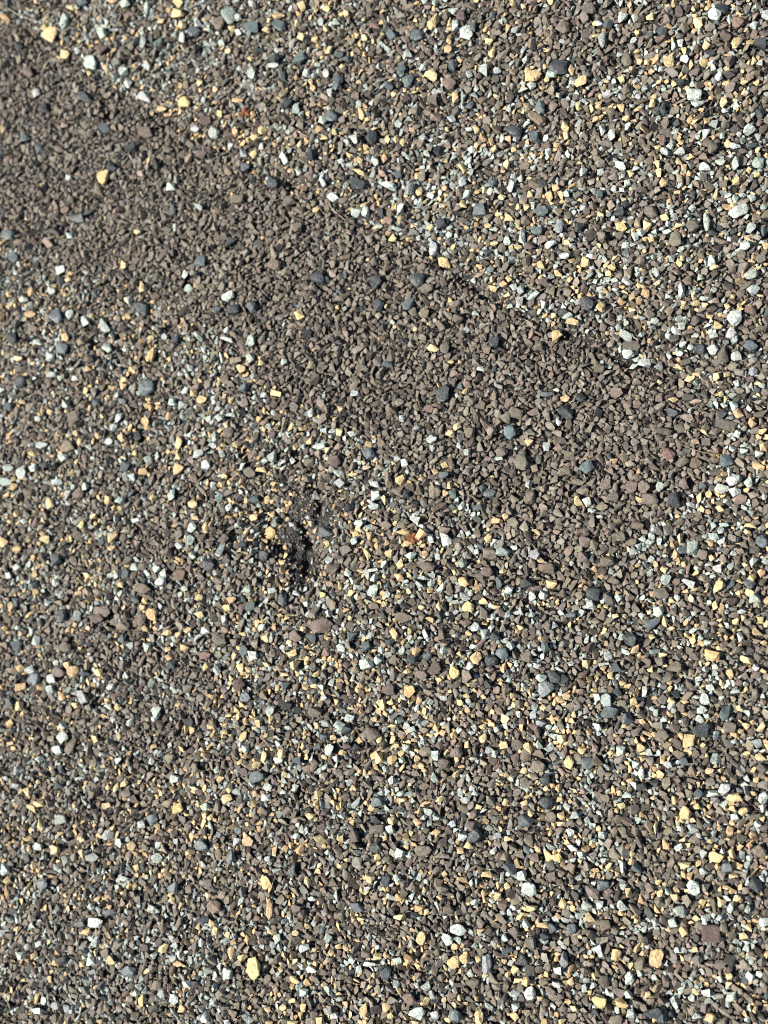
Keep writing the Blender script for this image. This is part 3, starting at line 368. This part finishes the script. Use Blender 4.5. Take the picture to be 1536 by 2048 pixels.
545 175 45 48 c;470 120 45 50 t;770 250 55 60 s;722 275 45 40 w;900 195 55 55 c;585 90 35 45 c;628 75 45 25 c 30;550 92 25 30 c;155 115 28 45 c;127 118 30 45 c;185 195 50 45 c;212 172 55 30 c;388 180 22 38 c;225 280 28 55 c;298 395 48 55 c;550 325 50 45 w;605 365 35 50 w;475 435 65 40 l;790 440 50 50 w;665 380 40 45 c;688 490 32 40 c;628 540 48 30 w;870 585 58 60 s;232 570 60 50 s 50;62 550 38 48 c;52 490 40 60 w;422 420 28 45 c;320 320 35 25 c;425 350 30 35 c;340 450 40 50 l;570 708 60 45 s 60;492 755 75 50 w 5;470 680 40 40 w;418 760 60 50 k;175 738 45 48 t;445 805 42 35 c 30;490 850 55 35 w 60;762 690 35 35 w;862 648 25 38 c;828 885 50 48 c;568 945 42 42 c;495 910 28 40 c;465 950 38 40 w;652 1003 68 62 s;520 1070 42 45 s;722 1140 45 55 c;817 1110 38 42 w;690 1105 35 30 w;205 860 28 45 w;110 920 50 50 w;105 790 40 30 c;300 905 30 30 o;420 965 30 30 o;260 1040 25 40 c;155 1135 30 30 w;280 1175 40 40 w;200 1195 50 40 w;320 945 60 45 k;510 1245 30 30 c;900 960 50 30 o;105 80 45 30 w;45 135 28 40 w;15 215 35 40 c;820 780 25 80 t;790 1065 45 45 t;880 1135 40 50 w;490 55 30 30 w;880 50 45 40 w;405 45 30 25 w;325 250 60 50 l;305 85 50 40 s
@384 1536 2.479
335 42 65 65 s -30;190 148 60 45 c;78 185 50 35 w;100 237 32 32 c;22 95 50 22 c;385 90 45 35 w;380 140 50 35 w;465 120 30 35 w;635 130 45 40 c;625 170 28 30 c;708 168 38 32 c;758 180 30 38 c;595 235 50 32 c;820 95 28 28 c;872 168 24 22 c;930 165 55 55 s;765 230 40 30 w 40;553 298 45 28 w 70;578 305 25 40 w;525 333 42 30 w;745 345 35 38 c;640 345 60 30 c -35;60 385 65 75 s;205 435 45 70 s;235 358 40 42 w;287 358 55 48 c;245 465 30 35 w;510 503 50 75 k;920 388 58 52 k;928 438 30 38 c;895 540 60 45 c -50;373 555 70 45 c -60;403 590 55 30 c 55;395 695 35 105 c;590 565 65 30 c -70;600 648 40 35 w -35;825 683 70 45 s;848 740 45 22 c;805 742 25 30 c;883 595 38 32 w;120 680 75 65 t -50;112 762 35 42 c;132 798 50 35 c -60;72 745 50 50 s;525 690 55 50 b;560 715 50 45 b;688 840 45 50 w;520 810 32 30 c;437 840 35 50 w;268 928 48 38 c -10;325 980 105 65 c -78;525 953 35 30 c;447 992 32 30 c;697 908 32 32 o;930 928 45 35 c;605 1000 60 35 w -35;193 1005 55 55 w;520 1045 55 40 c -50;885 965 70 25 w;840 990 35 45 w;945 1000 30 55 s;887 1085 28 38 c;565 1100 40 50 w;680 1095 30 50 w;862 1190 40 75 c;512 1145 38 28 c;390 1185 30 28 o;465 1175 35 35 c;690 1195 28 45 w;718 1215 40 35 w;90 1215 38 55 w;515 1250 50 40 c;650 1240 40 45 c;190 1250 40 35 w;570 885 60 40 w;815 335 45 75 m;925 300 70 50 b;90 625 35 30 c
@768 1536 2.479
365 27 38 35 c;45 55 40 42 w;260 45 35 50 w;90 125 40 28 w;103 152 38 25 c;288 148 35 30 c;455 122 40 30 w -20 T;805 55 60 50 k 60;870 95 38 40 c;877 152 38 30 c;805 165 65 75 k;695 168 40 28 c;732 217 32 42 c;708 255 80 60 s -15;885 232 45 40 c -40;500 212 35 38 w;448 225 40 45 t;605 165 30 35 c;803 100 24 28 c;770 120 40 22 w;50 255 45 36 c -50;175 262 42 35 o;40 298 45 50 w;265 315 48 38 c;350 270 38 38 w;460 330 75 65 k 50;400 330 45 50 w;583 293 22 35 c;425 378 55 42 c -20;380 400 50 35 c -20;270 242 35 22 w;568 335 45 40 l;865 440 60 50 c 20;545 403 40 35 w;628 488 75 45 s -40;518 530 55 50 c;690 530 55 50 w;725 598 80 72 w;835 240 60 60 b;205 400 80 55 b;930 395 60 40 w;925 315 40 50 w;500 615 40 40 c;460 655 50 35 w;210 598 32 38 c;88 415 45 50 w;72 540 35 40 w;15 550 45 50 s;100 565 45 50 b;188 682 50 42 o;160 718 40 35 k;90 730 60 48 c -15;300 590 60 40 g;378 790 75 60 w;325 840 70 45 w -60;373 848 40 38 w;190 835 70 50 c 70;485 800 38 30 o;350 955 65 70 c;405 932 55 55 c;465 942 35 35 c;127 940 48 48 o;75 948 50 45 w;15 922 40 38 c;15 1010 55 75 s;515 960 45 100 w;735 690 55 40 c;710 765 45 50 w;790 785 55 45 c;830 790 50 50 s;800 830 55 45 k;932 795 50 60 s;730 865 60 70 g;690 950 65 60 k;865 1000 45 45 w;895 950 45 90 l;730 1110 60 70 w;650 1175 50 50 w;708 1050 42 45 o;655 995 40 40 c;620 1015 28 35 c;770 1135 45 28 o;930 1058 35 45 c;170 1200 75 65 w -20;220 1148 38 38 c;475 1225 45 75 c;362 1215 60 60 s;260 1215 45 55 w;130 1140 75 60 t;160 1255 40 30 c;380 1130 28 35 c;505 1022 28 22 c;165 1072 28 30 w;860 1070 50 30 w -20;865 920 35 20 c;940 1190 40 30 c;615 890 50 50 s;440 1060 70 55 b;745 440 60 45 b;830 530 50 55 b;885 1255 40 30 c
@1152 1536 2.479
735 100 62 60 w;785 145 80 45 c -10;832 213 50 50 c;545 220 60 65 c;610 122 55 45 s;330 90 60 40 k;290 85 40 42 w;325 25 40 55 w;660 12 45 35 c;717 10 30 25 c;680 125 50 35 w;685 160 60 30 l;225 185 45 38 c;255 140 50 45 w;385 148 38 25 c;598 190 35 30 c -30;930 145 50 60 w;935 200 45 40 w;885 235 60 45 g;785 245 40 40 w;360 282 45 60 t;400 298 28 60 c;530 355 35 28 c;503 390 50 40 w;632 428 38 45 w;698 443 75 60 c 0 T;722 412 35 32 w -45 T;778 425 60 35 c -50;540 478 55 38 c;748 497 60 55 s;232 315 45 55 b;257 385 30 28 o;272 462 32 32 c;168 490 50 38 c 60;240 490 42 50 w;300 495 55 60 s;22 425 40 45 w;130 330 50 35 w;855 385 38 35 o;900 280 38 40 w;910 410 70 50 b -30;130 578 65 55 s;890 582 70 75 k;585 590 75 60 w -50;258 620 42 50 c;70 740 50 45 c;50 678 60 50 l;118 675 35 48 w;232 682 50 50 w;487 640 50 40 o;455 610 30 38 w;493 600 25 30 c;412 568 35 30 c;520 705 70 50 l -30;745 590 40 25 c;797 645 40 32 c;745 648 42 35 w;85 615 90 50 b -30;530 812 45 52 c;635 770 25 25 w;830 835 45 40 c;780 535 45 25 c;670 820 90 80 m;735 795 50 55 t;395 765 50 35 w -40;482 765 50 50 w;710 745 35 35 w;765 690 35 60 w;198 928 50 60 c;398 943 68 92 c;590 908 32 32 c;110 910 45 70 w;70 970 42 35 p;305 895 40 50 o;330 880 25 25 c;275 985 30 38 o;320 975 60 65 b;500 910 28 38 w;715 975 65 50 b;400 1095 45 42 c;358 1130 38 32 c;118 1155 75 58 c -35;225 1168 65 50 o;430 1155 50 45 b;262 1050 50 70 w;265 1120 50 50 w;85 1090 35 50 w;43 1095 30 45 w;485 1170 65 35 w -70;380 1215 90 60 k;425 1245 55 45 s;275 1220 50 45 w;392 1255 30 25 c;770 1135 55 55 w;645 1115 45 45 w;865 1035 55 38 w -50;908 1022 32 32 w;762 1035 38 35 c;757 1075 30 35 c;890 1195 32 40 c;595 1065 30 28 o;200 1250 80 50 b;665 1240 60 40 o;600 1240 50 45 w;940 1130 35 45 s;850 700 30 50 w
'''
chips = []
ox = oy = 0; zoom = 4
for line in CHIPS.strip().split('\n'):
    if line[0] == '@':
        ox, oy, zoom = line[1:].split(); ox, oy, zoom = float(ox), float(oy), float(zoom)
        continue
    for it in line.split(';'):
        f = it.split()
        x, y, w, h = [float(q) / zoom for q in f[:4]]
        chips.append(dict(x=ox + x, y=oy + y, w=w, h=h, c=f[4], a=float(f[5]) if len(f) > 5 else 0., tri=len(f) > 6))
for c in chips:
    X, Y = on_plane(c['x'], c['y']); c['X'], c['Y'] = float(X), float(Y)
    a = math.radians(c['a'])
    ax = np.array(on_plane(c['x'] + math.cos(a), c['y'] - math.sin(a))) - (X, Y)
    ay = np.array(on_plane(c['x'] + math.sin(a), c['y'] + math.cos(a))) - (X, Y)
    c['ax'], c['ay'] = ax * c['w'] / 2 * 1.09, -ay * c['h'] / 2 * 1.09        # half axes on the surface
    c['size'] = math.sqrt(c['w'] * c['h'])
    c['area'] = c['w'] * c['h']
N_SINGLE = 296
order = sorted(range(len(chips)), key=lambda i: -chips[i]['area'])
for n, i in enumerate(order): chips[i]['single'] = n < N_SINGLE

# ------------------------------------------------------------------ which labels
COLW = {'c': 'cream', 'o': 'orange tan', 'w': 'white', 'l': 'pale grey', 's': 'slate grey', 'k': 'charcoal', 'r': 'reddish brown',
        'm': 'maroon', 'b': 'brown', 't': 'tan', 'g': 'olive brown', 'p': 'pinkish tan'}
KIND = {'c': 'cream_granule', 'o': 'cream_granule', 'w': 'white_granule', 'l': 'white_granule', 's': 'slate_granule', 'k': 'slate_granule'}
GROUP = {'cream_granule': 'cream granules set in the roofing surface', 'white_granule': 'white granules set in the roofing surface',
         'slate_granule': 'slate grey granules set in the roofing surface', 'brown_granule': 'larger brown granules set in the roofing surface'}
def size_word(c):
    s = c['size']; return 'very large' if s > 29 else 'large' if s > 24.5 else 'medium' if s > 21.5 else 'smallish'
def shape_word(c):
    r = max(c['w'], c['h']) / min(c['w'], c['h'])
    if c['tri']: return 'triangular'
    if r < 1.18: return 'rounded'
    a = c['a'] + (90 if c['h'] > c['w'] else 0); a = (a + 90) % 180 - 90
    o = 'upright' if abs(a) > 65 else 'flat-lying' if abs(a) < 22 else 'slanting'
    return o + (' long' if r > 1.6 else ' oblong')
ROWS = ['top edge', 'upper part', 'upper middle', 'middle', 'lower middle', 'lower part', 'bottom edge']
COLS = ['far left', 'left', 'centre left', 'centre', 'centre right', 'right', 'far right']
def place_words(c):
    i = min(6, max(0, int(c['y'] / PH * 7))); j = min(6, max(0, int(c['x'] / PW * 7)))
    return f"{ROWS[i]}, {COLS[j]}"
S_LIST = [c for c in chips if c['single']]
for c in S_LIST:
    best, bd = None, 95
    for q in S_LIST:
        if q is c: continue
        d = math.hypot(q['x'] - c['x'], q['y'] - c['y'])
        if d < bd: best, bd = q, d
    c['base'] = f"{size_word(c)} {shape_word(c)} {COLW[c['c']]} granule"
    dseam = float(seg_dist(np.array(c['x']), np.array(c['y']), SEAM)[0])
    ddent = math.hypot(c['x'] - 600, c['y'] - 1090)
    if best is not None:
        dx, dy = c['x'] - best['x'], c['y'] - best['y']
        rel = ('right of' if dx > 0 else 'left of') if abs(dx) > abs(dy) else ('below' if dy > 0 else 'above')
        c['rel'] = f" {rel} a {COLW[best['c']]} one"
    elif ddent < 130: c['rel'] = ' beside the dark worn dent'
    elif dseam < 60: c['rel'] = ' near the diagonal worn crease'
    else: c['rel'] = ' alone among small granules'
    c['label'] = c['base'] + c['rel'] + ', ' + place_words(c)
for rnd in range(3):
    byl = {}
    for c in S_LIST: byl.setdefault(c['label'], []).append(c)
    for lab, g in byl.items():
        if len(g) < 2: continue
        xs = [q['x'] for q in g]; ys = [q['y'] for q in g]
        if max(xs) - min(xs) >= max(ys) - min(ys): key, names = 'x', ['leftmost', 'middle', 'rightmost']
        else: key, names = 'y', ['upper', 'middle', 'lower']
        g.sort(key=lambda q: q[key])
        for n, q in enumerate(g):
            q['label'] = (names[0] if n == 0 else names[2] if n == len(g) - 1 else names[1]) + ' ' + q['label']
PART = {}
def place_chip(c, seed):
    r = np.random.default_rng(seed)
    V, F = fine_chip(seed, c['tri'], .10 if c['c'] in 'co' else .07)
    T = tilt_matrix(r, .13, 0)
    hz = min(c['size'], 24) * S * r.uniform(.28, .38) * (.55 if c['size'] > 30 and c['c'] == 'g' else 1)
    V = V @ T.T
    V[:, :2] /= np.abs(V[:, :2]).max(0)
    W = np.zeros_like(V)
    W[:, 0] = V[:, 0] * c['ax'][0] + V[:, 1] * c['ay'][0]
    W[:, 1] = V[:, 0] * c['ax'][1] + V[:, 1] * c['ay'][1]
    W[:, 2] = V[:, 2] * hz
    return W, F, hz, r

for n, c in enumerate(S_LIST):
    W, F, hz, r = place_chip(c, 1000 + n)
    kind = KIND.get(c['c'], 'brown_granule')
    me = mesh_from(kind, W, F, [MAT.get(c['c'], M_BROWN)], tint_of(c['c'], r))
    o = bpy.data.objects.new(kind, me); COL.objects.link(o)
    z = float(height(np.array(c['x']), np.array(c['y']))) + hz * .6 + 5.5 * S
    # lean the chip back along the line of sight so that its top stands where it was seen
    o.location = (c['X'] + LOOK.x * -0 , c['Y'], z)
    o['label'] = c['label']; o['category'] = 'granule'; o['group'] = GROUP[kind]

# ------------------------------------------------------------------ all the other chips: packed over the surface as one covering
CELL = 2 * S
NX, NY = int((gx1 - gx0) / CELL), int((gy1 - gy0) / CELL)
occ = np.zeros((NY, NX), bool)
def stamp_mask(ax, ay, k):
    ex = k * math.hypot(ax[0], ay[0]) / CELL; ey = k * math.hypot(ax[1], ay[1]) / CELL
    mx, my = int(math.ceil(ex)), int(math.ceil(ey))
    jj, ii = np.mgrid[-my:my + 1, -mx:mx + 1]
    M = np.linalg.inv(np.array([[ax[0], ay[0]], [ax[1], ay[1]]]) * k / CELL)
    u = M[0, 0] * ii + M[0, 1] * jj; v = M[1, 0] * ii + M[1, 1] * jj
    return u * u + v * v <= 1
def stamp(X, Y, mask):
    i = int((X - gx0) / CELL); j = int((Y - gy0) / CELL)
    my, mx = mask.shape[0] // 2, mask.shape[1] // 2
    if i - mx < 0 or j - my < 0 or i + mx >= NX or j + my >= NY: return
    occ[j - my:j + my + 1, i - mx:i + mx + 1] |= mask
for c in chips: stamp(c['X'], c['Y'], stamp_mask(c['ax'], c['ay'], .93))

XX, YY = np.meshgrid(gx0 + (np.arange(NX) + .5) * CELL, gy0 + (np.arange(NY) + .5) * CELL)
PXg, PYg = to_photo(XX, YY)
keep = np.ones((NY, NX))
for bx, by, brx, bry, bp in BALD:
    keep *= 1 - bp * (.97 if abs(bx - 590) < 80 and abs(by - 1070) < 120 else .62) * np.exp(-(((PXg - bx) / brx) ** 2 + ((PYg - by) / bry) ** 2) ** 2)
dseam, _ = seg_dist(PXg, PYg, SEAM)
keep *= 1 - .35 * np.exp(-(dseam / 13) ** 2) * (value_noise(PXg, PYg, 40, 9) > .45)
zone = brown_zone(PXg, PYg)
bare = (value_noise(PXg, PYg, 7, 31) * .7 + value_noise(PXg, PYg, 17, 32) * .3 + .15) < 1.3 * (1 - keep)
occ |= bare

placed = []       # X, Y, half length, half width, angle, small?
ASP = [1.0, 1.18, 1.4, 1.75]
MASKS = {}
def get_masks(rr):
    out = []
    for a in range(12):
        t = math.pi * a / 12
        for q in ASP:
            L_, W_ = rr * math.sqrt(q), rr / math.sqrt(q)
            ax = (L_ * math.cos(t) * S, L_ * math.sin(t) * S); ay = (-W_ * math.sin(t) * S, W_ * math.cos(t) * S)
            out.append((stamp_mask(ax, ay, .9), t, L_, W_))
    return out
def scatter(rr, frac, tol, small):
    area = NX * NY * 4
    want = int(area * frac / (math.pi * rr * rr))
    masks = get_masks(rr)
    got = tries = 0
    # free cells far enough from taken ones
    ci = np.cumsum(np.cumsum(np.pad(occ, ((1, 0), (1, 0))).astype(np.int32), 0), 1)
    k = max(0, int(rr * .5 / 2))
    j0 = np.clip(np.arange(NY) - k, 0, NY); j1 = np.clip(np.arange(NY) + k + 1, 0, NY)
    i0 = np.clip(np.arange(NX) - k, 0, NX); i1 = np.clip(np.arange(NX) + k + 1, 0, NX)
    box = ci[np.ix_(j1, i1)] - ci[np.ix_(j0, i1)] - ci[np.ix_(j1, i0)] + ci[np.ix_(j0, i0)]
    free = np.flatnonzero((box == 0) & (rng.random((NY, NX)) < keep ** (.5 if small else 1)))
    rng.shuffle(free)
    free = free[:want * 14]
    mi = rng.integers(0, len(masks), len(free))
    for f, m_ in zip(free.tolist(), mi.tolist()):
        j, i = divmod(f, NX)
        if occ[j, i]: continue
        mask, t, L_, W_ = masks[m_]
        my, mx = mask.shape[0] // 2, mask.shape[1] // 2
        if i - mx < 0 or j - my < 0 or i + mx >= NX or j + my >= NY: continue
        win = occ[j - my:j + my + 1, i - mx:i + mx + 1]
        if np.count_nonzero(win & mask) > tol * mask.sum(): continue
        win |= mask
        placed.append((gx0 + (i + .5) * CELL, gy0 + (j + .5) * CELL, L_, W_, t, small, j, i))
        got += 1
        if got >= want: break
for rr, frac, tol in ((11., .05, .06), (9.6, .12, .08), (8.4, .17, .1), (7.2, .2, .12), (6.0, .2, .14), (4.9, .2, .16)):
    scatter(rr, frac, tol, False)
occ[bare & (value_noise(PXg, PYg, 5, 33) > .68)] = False
for rr, frac, tol in ((4.0, .18, .2), (3.1, .13, .25), (2.3, .09, .3)):
    scatter(rr, frac, tol, True)

P = np.array([p[:6] for p in placed]); IJ = np.array([p[6:8] for p in placed])
n_p = len(P)
ppx, ppy = PXg[IJ[:, 0], IJ[:, 1]], PYg[IJ[:, 0], IJ[:, 1]]
zn = zone[IJ[:, 0], IJ[:, 1]]
inframe = (ppx > -10) & (ppx < PW + 10) & (ppy > -10) & (ppy < PH + 10)
blotch = value_noise(ppx, ppy, 55, 11) * .6 + value_noise(ppx, ppy, 150, 12) * .4
blotch2 = value_noise(ppx, ppy, 45, 13) * .6 + value_noise(ppx, ppy, 160, 14) * .4
sized = np.clip((9.5 - (P[:, 2] + P[:, 3]) / 2) / 3.5, .2, 1.0)           # in the frame the larger pale chips are already set by hand
sized = np.where(inframe, sized, 1.2)
pw = (.012 + .33 * (1 - zn)) * np.clip(.1 + 2.0 * (blotch - .2), .15, 1.8) * sized
pc = (.012 + .21 * (1 - zn)) * np.clip(.1 + 2.0 * (blotch2 - .2), .15, 1.8) * sized
ps = np.where(inframe, .012, .03)
u = rng.random(n_p)
code = np.full(n_p, 0)
code[u < pw] = 1
code[(u >= pw) & (u < pw + pc)] = 2
code[(u >= pw + pc) & (u < pw + pc + ps)] = 3
tint = np.zeros((n_p, 3))
g1 = rng.normal(size=(n_p, 1)); g3 = rng.normal(size=(n_p, 3))
brown = np.array([.178, .147, .112]); kinds = rng.random(n_p)
base = np.tile(brown, (n_p, 1))
base[kinds < .14] = (.214, .172, .132)
base[(kinds > .14) & (kinds < .26)] = (.118, .092, .079)
base[(kinds > .26) & (kinds < .36)] = (.19, .17, .145)
base[(kinds > .36) & (kinds < .40)] = (.085, .08, .072)
base[(kinds > .40) & (kinds < .43)] = (.25, .185, .15)
tint = base * np.exp(.17 * g1 + .03 * g3)
tint = np.where((P[:, 5] > 0)[:, None], tint * 1.08, tint)
dusty = rng.random((n_p, 1)) ** 3 * .36
tint = tint * (1 - dusty) + np.array([.36, .35, .31]) * dusty
def setc(k, a, b, mixn):
    m = code == k; w = rng.random((m.sum(), 1)) ** mixn
    tint[m] = (np.array(a) * (1 - w) + np.array(b) * w) * np.exp(.1 * g1[m])
setc(1, TINT['w'], TINT['l'], .8); setc(2, TINT['c'], TINT['o'], .9); setc(3, TINT['s'], TINT['k'], 1)

ti = rng.integers(0, len(TEMPL), n_p)
hz = (P[:, 2] + P[:, 3]) / 2 * S * rng.uniform(.42, .9, n_p)
zc = height(ppx, ppy) + hz * rng.uniform(.3, 1.0, n_p) - np.where(P[:, 5] > 0, 1.0, -.5) * S
tlt = rng.normal(0, .4, (n_p, 2))
ct, st = np.cos(P[:, 4]), np.sin(P[:, 4])
VV, FF, TT, MM, off = [], [], [], [], 0
for k, (V, F) in enumerate(TEMPL):
    m = np.flatnonzero(ti == k)
    if not len(m): continue
    L_ = P[m, 2][:, None] * S * 1.04; W_ = P[m, 3][:, None] * S * 1.04
    a, b = tlt[m, 0][:, None], tlt[m, 1][:, None]
    x, y, z = V[None, :, 0], V[None, :, 1], V[None, :, 2]
    lx, ly, lz = x * L_, y * W_, z * hz[m][:, None]
    y2 = ly * np.cos(a) - lz * np.sin(a); z2 = ly * np.sin(a) + lz * np.cos(a)
    x3 = lx * np.cos(b) + z2 * np.sin(b); z3 = -lx * np.sin(b) + z2 * np.cos(b)
    c_, s_ = ct[m][:, None], st[m][:, None]
    X = P[m, 0][:, None] + x3 * c_ - y2 * s_; Y = P[m, 1][:, None] + x3 * s_ + y2 * c_
    Z = zc[m][:, None] + z3
    VV.append(np.stack([X, Y, Z], -1).reshape(-1, 3))
    FF.append((F[None] + (np.arange(len(m)) * len(V))[:, None, None] + off).reshape(-1, 3))
    TT.append(np.repeat(tint[m], len(V), 0)); MM.append(np.repeat(code[m] == 1, len(F)))
    off += len(m) * len(V)
# the listed smaller chips join the covering at their own places
for n, c in enumerate([c for c in chips if not c['single']]):
    r = np.random.default_rng(5000 + n)
    if c['tri']: V, F = TEMPL[6 * int(r.integers(0, 11))]
    else: V, F = TEMPL[int(r.integers(0, len(TEMPL)))]
    T = tilt_matrix(r, .16, 0); V = V @ T.T; V[:, :2] /= np.abs(V[:, :2]).max(0)
    hh = c['size'] * S * r.uniform(.36, .5)
    W = np.stack([V[:, 0] * c['ax'][0] + V[:, 1] * c['ay'][0] + c['X'], V[:, 0] * c['ax'][1] + V[:, 1] * c['ay'][1] + c['Y'],
                  V[:, 2] * hh + float(height(np.array(c['x']), np.array(c['y']))) + hh * .6 + 5 * S], -1)
    VV.append(W); FF.append(F + off); off += len(W); TT.append(np.tile(tint_of(c['c'], r), (len(W), 1))); MM.append(np.full(len(F), c['c'] in 'wl'))
me = mesh_from('granules', np.concatenate(VV), np.concatenate(FF), [M_MIX, M_WHITE], np.concatenate(TT), np.concatenate(MM))
o = bpy.data.objects.new('granules', me); COL.objects.link(o)
o['kind'] = 'stuff'; o['category'] = 'granules'
o['label'] = 'covering of small crushed brown, cream and white granules'
print('granules', n_p, 'tris', sum(len(f) for f in FF), 'singles', len(S_LIST), 'labels', len(set(c['label'] for c in S_LIST)))

# ------------------------------------------------------------------ fibres and dried scraps caught in the granules
def plain(name, col, rough=.7):
    m = bpy.data.materials.new(name); m.use_nodes = True
    nt = m.node_tree; b = nt.nodes['Principled BSDF']
    n = nd(nt, 'ShaderNodeTexNoise', Scale=1 / (8 * S), Detail=3.0)
    g = nd(nt, 'ShaderNodeNewGeometry'); nt.links.new(g.outputs['Position'], n.inputs['Vector'])
    cr = nd(nt, 'ShaderNodeValToRGB'); e = cr.color_ramp.elements
    e[0].position = .3; e[1].position = .7
    e[0].color = (*[q * .7 for q in col], 1); e[1].color = (*[q * 1.2 for q in col], 1)
    nt.links.new(n.outputs['Fac'], cr.inputs[0]); nt.links.new(cr.outputs[0], b.inputs['Base Color'])
    b.inputs['Roughness'].default_value = rough
    return m
M_FIBRE = plain('pale glass fibre', (.5, .47, .4)); M_DRY = plain('dry straw brown fibre', (.24, .17, .1)); M_RUST = plain('rust brown dried leaf', (.2, .065, .02))

def tube(pts, rad, mat, name):
    pts = np.array(pts); n = len(pts); V, F = [], []
    for k, p in enumerate(pts):
        d = pts[min(k + 1, n - 1)] - pts[max(k - 1, 0)]; d /= np.linalg.norm(d)
        a = np.cross(d, (0, 0, 1)); a /= np.linalg.norm(a); b = np.cross(a, d)
        w = rad * (1 - .55 * abs(2 * k / (n - 1) - 1) ** 3)
        for q in range(6):
            t = q * math.pi / 3; V.append(p + w * (a * math.cos(t) + b * math.sin(t)))
    for k in range(n - 1):
        for q in range(6):
            r_ = (q + 1) % 6; F.append((k * 6 + q, k * 6 + r_, k * 6 + 6 + r_, k * 6 + 6 + q))
    base = V[0].copy()
    me = mesh_from(name, np.array(V) - base, np.array(F), [mat])
    o = bpy.data.objects.new(name, me); COL.objects.link(o); o.location = base
    return o
FIB = [  # x0 y0 x1 y1 bend radius material label
    (1263, 671, 1276, 686, 1, .9, M_FIBRE, 'short bright fibre over a pale grey granule, right of the crease'),
    (1118, 664, 1132, 676, 1, .8, M_FIBRE, 'short bright fibre beside a cream granule below the crease'),
    (655, 402, 690, 438, 4, .8, M_FIBRE, 'long pale fibre slanting above the crease, upper middle'),
    (800, 430, 840, 455, 3, .7, M_DRY, 'brown dry fibre slanting along the crease beside a reddish granule'),
    (822, 492, 842, 512, 2, .9, M_FIBRE, 'bright fibre on the crease left of a large white granule'),
    (945, 505, 975, 540, 3, .7, M_DRY, 'brown dry fibre at the worn patch on the crease'),
    (1050, 640, 1072, 662, -2, .7, M_FIBRE, 'thin pale fibre below a dark worn patch of the crease'),
    (25, 28, 100, 58, 4, .9, M_FIBRE, 'long thin pale fibre in the top left corner'),
    (150, 125, 166, 98, 2, .7, M_DRY, 'brown dry fibre right of a big cream granule, top left'),
    (166, 112, 182, 108, 2, .7, M_DRY, 'brown dry fibre lying flat near a white granule, top left'),
    (842, 180, 850, 195, 3, 1.0, M_DRY, 'tan fibre beside a long cream granule, top middle'),
    (1160, 905, 1210, 900, 3, .8, M_DRY, 'brown dry fibre in the brown granules, centre right'),
    (210, 730, 219, 772, 2, .9, M_DRY, 'upright brown stalk with pale tip, left of the photo'),
    (1360, 890, 1450, 912, 5, .9, M_DRY, 'long dry stalk lying beside a flat olive shard, far right'),
    (425, 440, 480, 452, 3, .6, M_DRY, 'thin dry fibre in brown granules, upper left'),
]
for k, (xa, ya, xb, yb, bend, rad, mat, lab) in enumerate(FIB):
    pts = []
    nx_, ny_ = -(yb - ya), xb - xa; ln = math.hypot(nx_, ny_)
    for t in np.linspace(0, 1, 9):
        x = xa + (xb - xa) * t + nx_ / ln * bend * math.sin(math.pi * t) + .8 * math.sin(9 * t + k)
        y = ya + (yb - ya) * t + ny_ / ln * bend * math.sin(math.pi * t)
        X, Y = on_plane(x, y); pts.append((float(X), float(Y), float(height(np.array(x), np.array(y))) + (10 + 2 * math.sin(3 * t + k)) * S))
    o = tube(pts, rad * S, mat, 'fibre'); o['label'] = lab; o['category'] = 'fibre'; o['group'] = 'stray fibres caught in the granules'

def scrap(cx_, cy_, seed, lab):
    """a curled, torn bit of dried leaf: thin crumpled star of lobes"""
    r = np.random.default_rng(seed); V, F = [], []
    n = 26
    X0, Y0 = on_plane(cx_, cy_); z0 = float(height(np.array(cx_), np.array(cy_))) + 9 * S
    rad = 7 + 5 * np.abs(np.sin(np.arange(n) * 2.1 + r.uniform(0, 6))) + r.uniform(-2, 3, n)
    for lvl in (1, -1):
        V.append((0, 0, (2 + lvl * .5) * S))
        for k in range(n):
            t = 2 * math.pi * k / n
            V.append((rad[k] * S * math.cos(t), rad[k] * S * 1.1 * math.sin(t), (lvl * .5 + 2.5 * math.sin(3 * t + seed)) * S))
    for k in range(n):
        a, b = 1 + k, 1 + (k + 1) % n
        F.append((0, a, b)); F.append((n + 1, n + 1 + b, n + 1 + a)); F.append((a, n + 1 + a, n + 1 + b)); F.append((a, n + 1 + b, b))
    me = mesh_from('leaf_scrap', np.array(V), np.array(F), [M_RUST])
    o = bpy.data.objects.new('leaf_scrap', me); COL.objects.link(o); o.location = (float(X0), float(Y0), z0)
    o['label'] = lab; o['category'] = 'leaf scrap'; o['group'] = 'rust brown leaf scraps'
scrap(496, 232, 3, 'rust brown curled leaf scrap above the crease, upper left of centre')
scrap(829, 1077, 5, 'rust brown leaf scrap beside an orange tan granule in the middle')
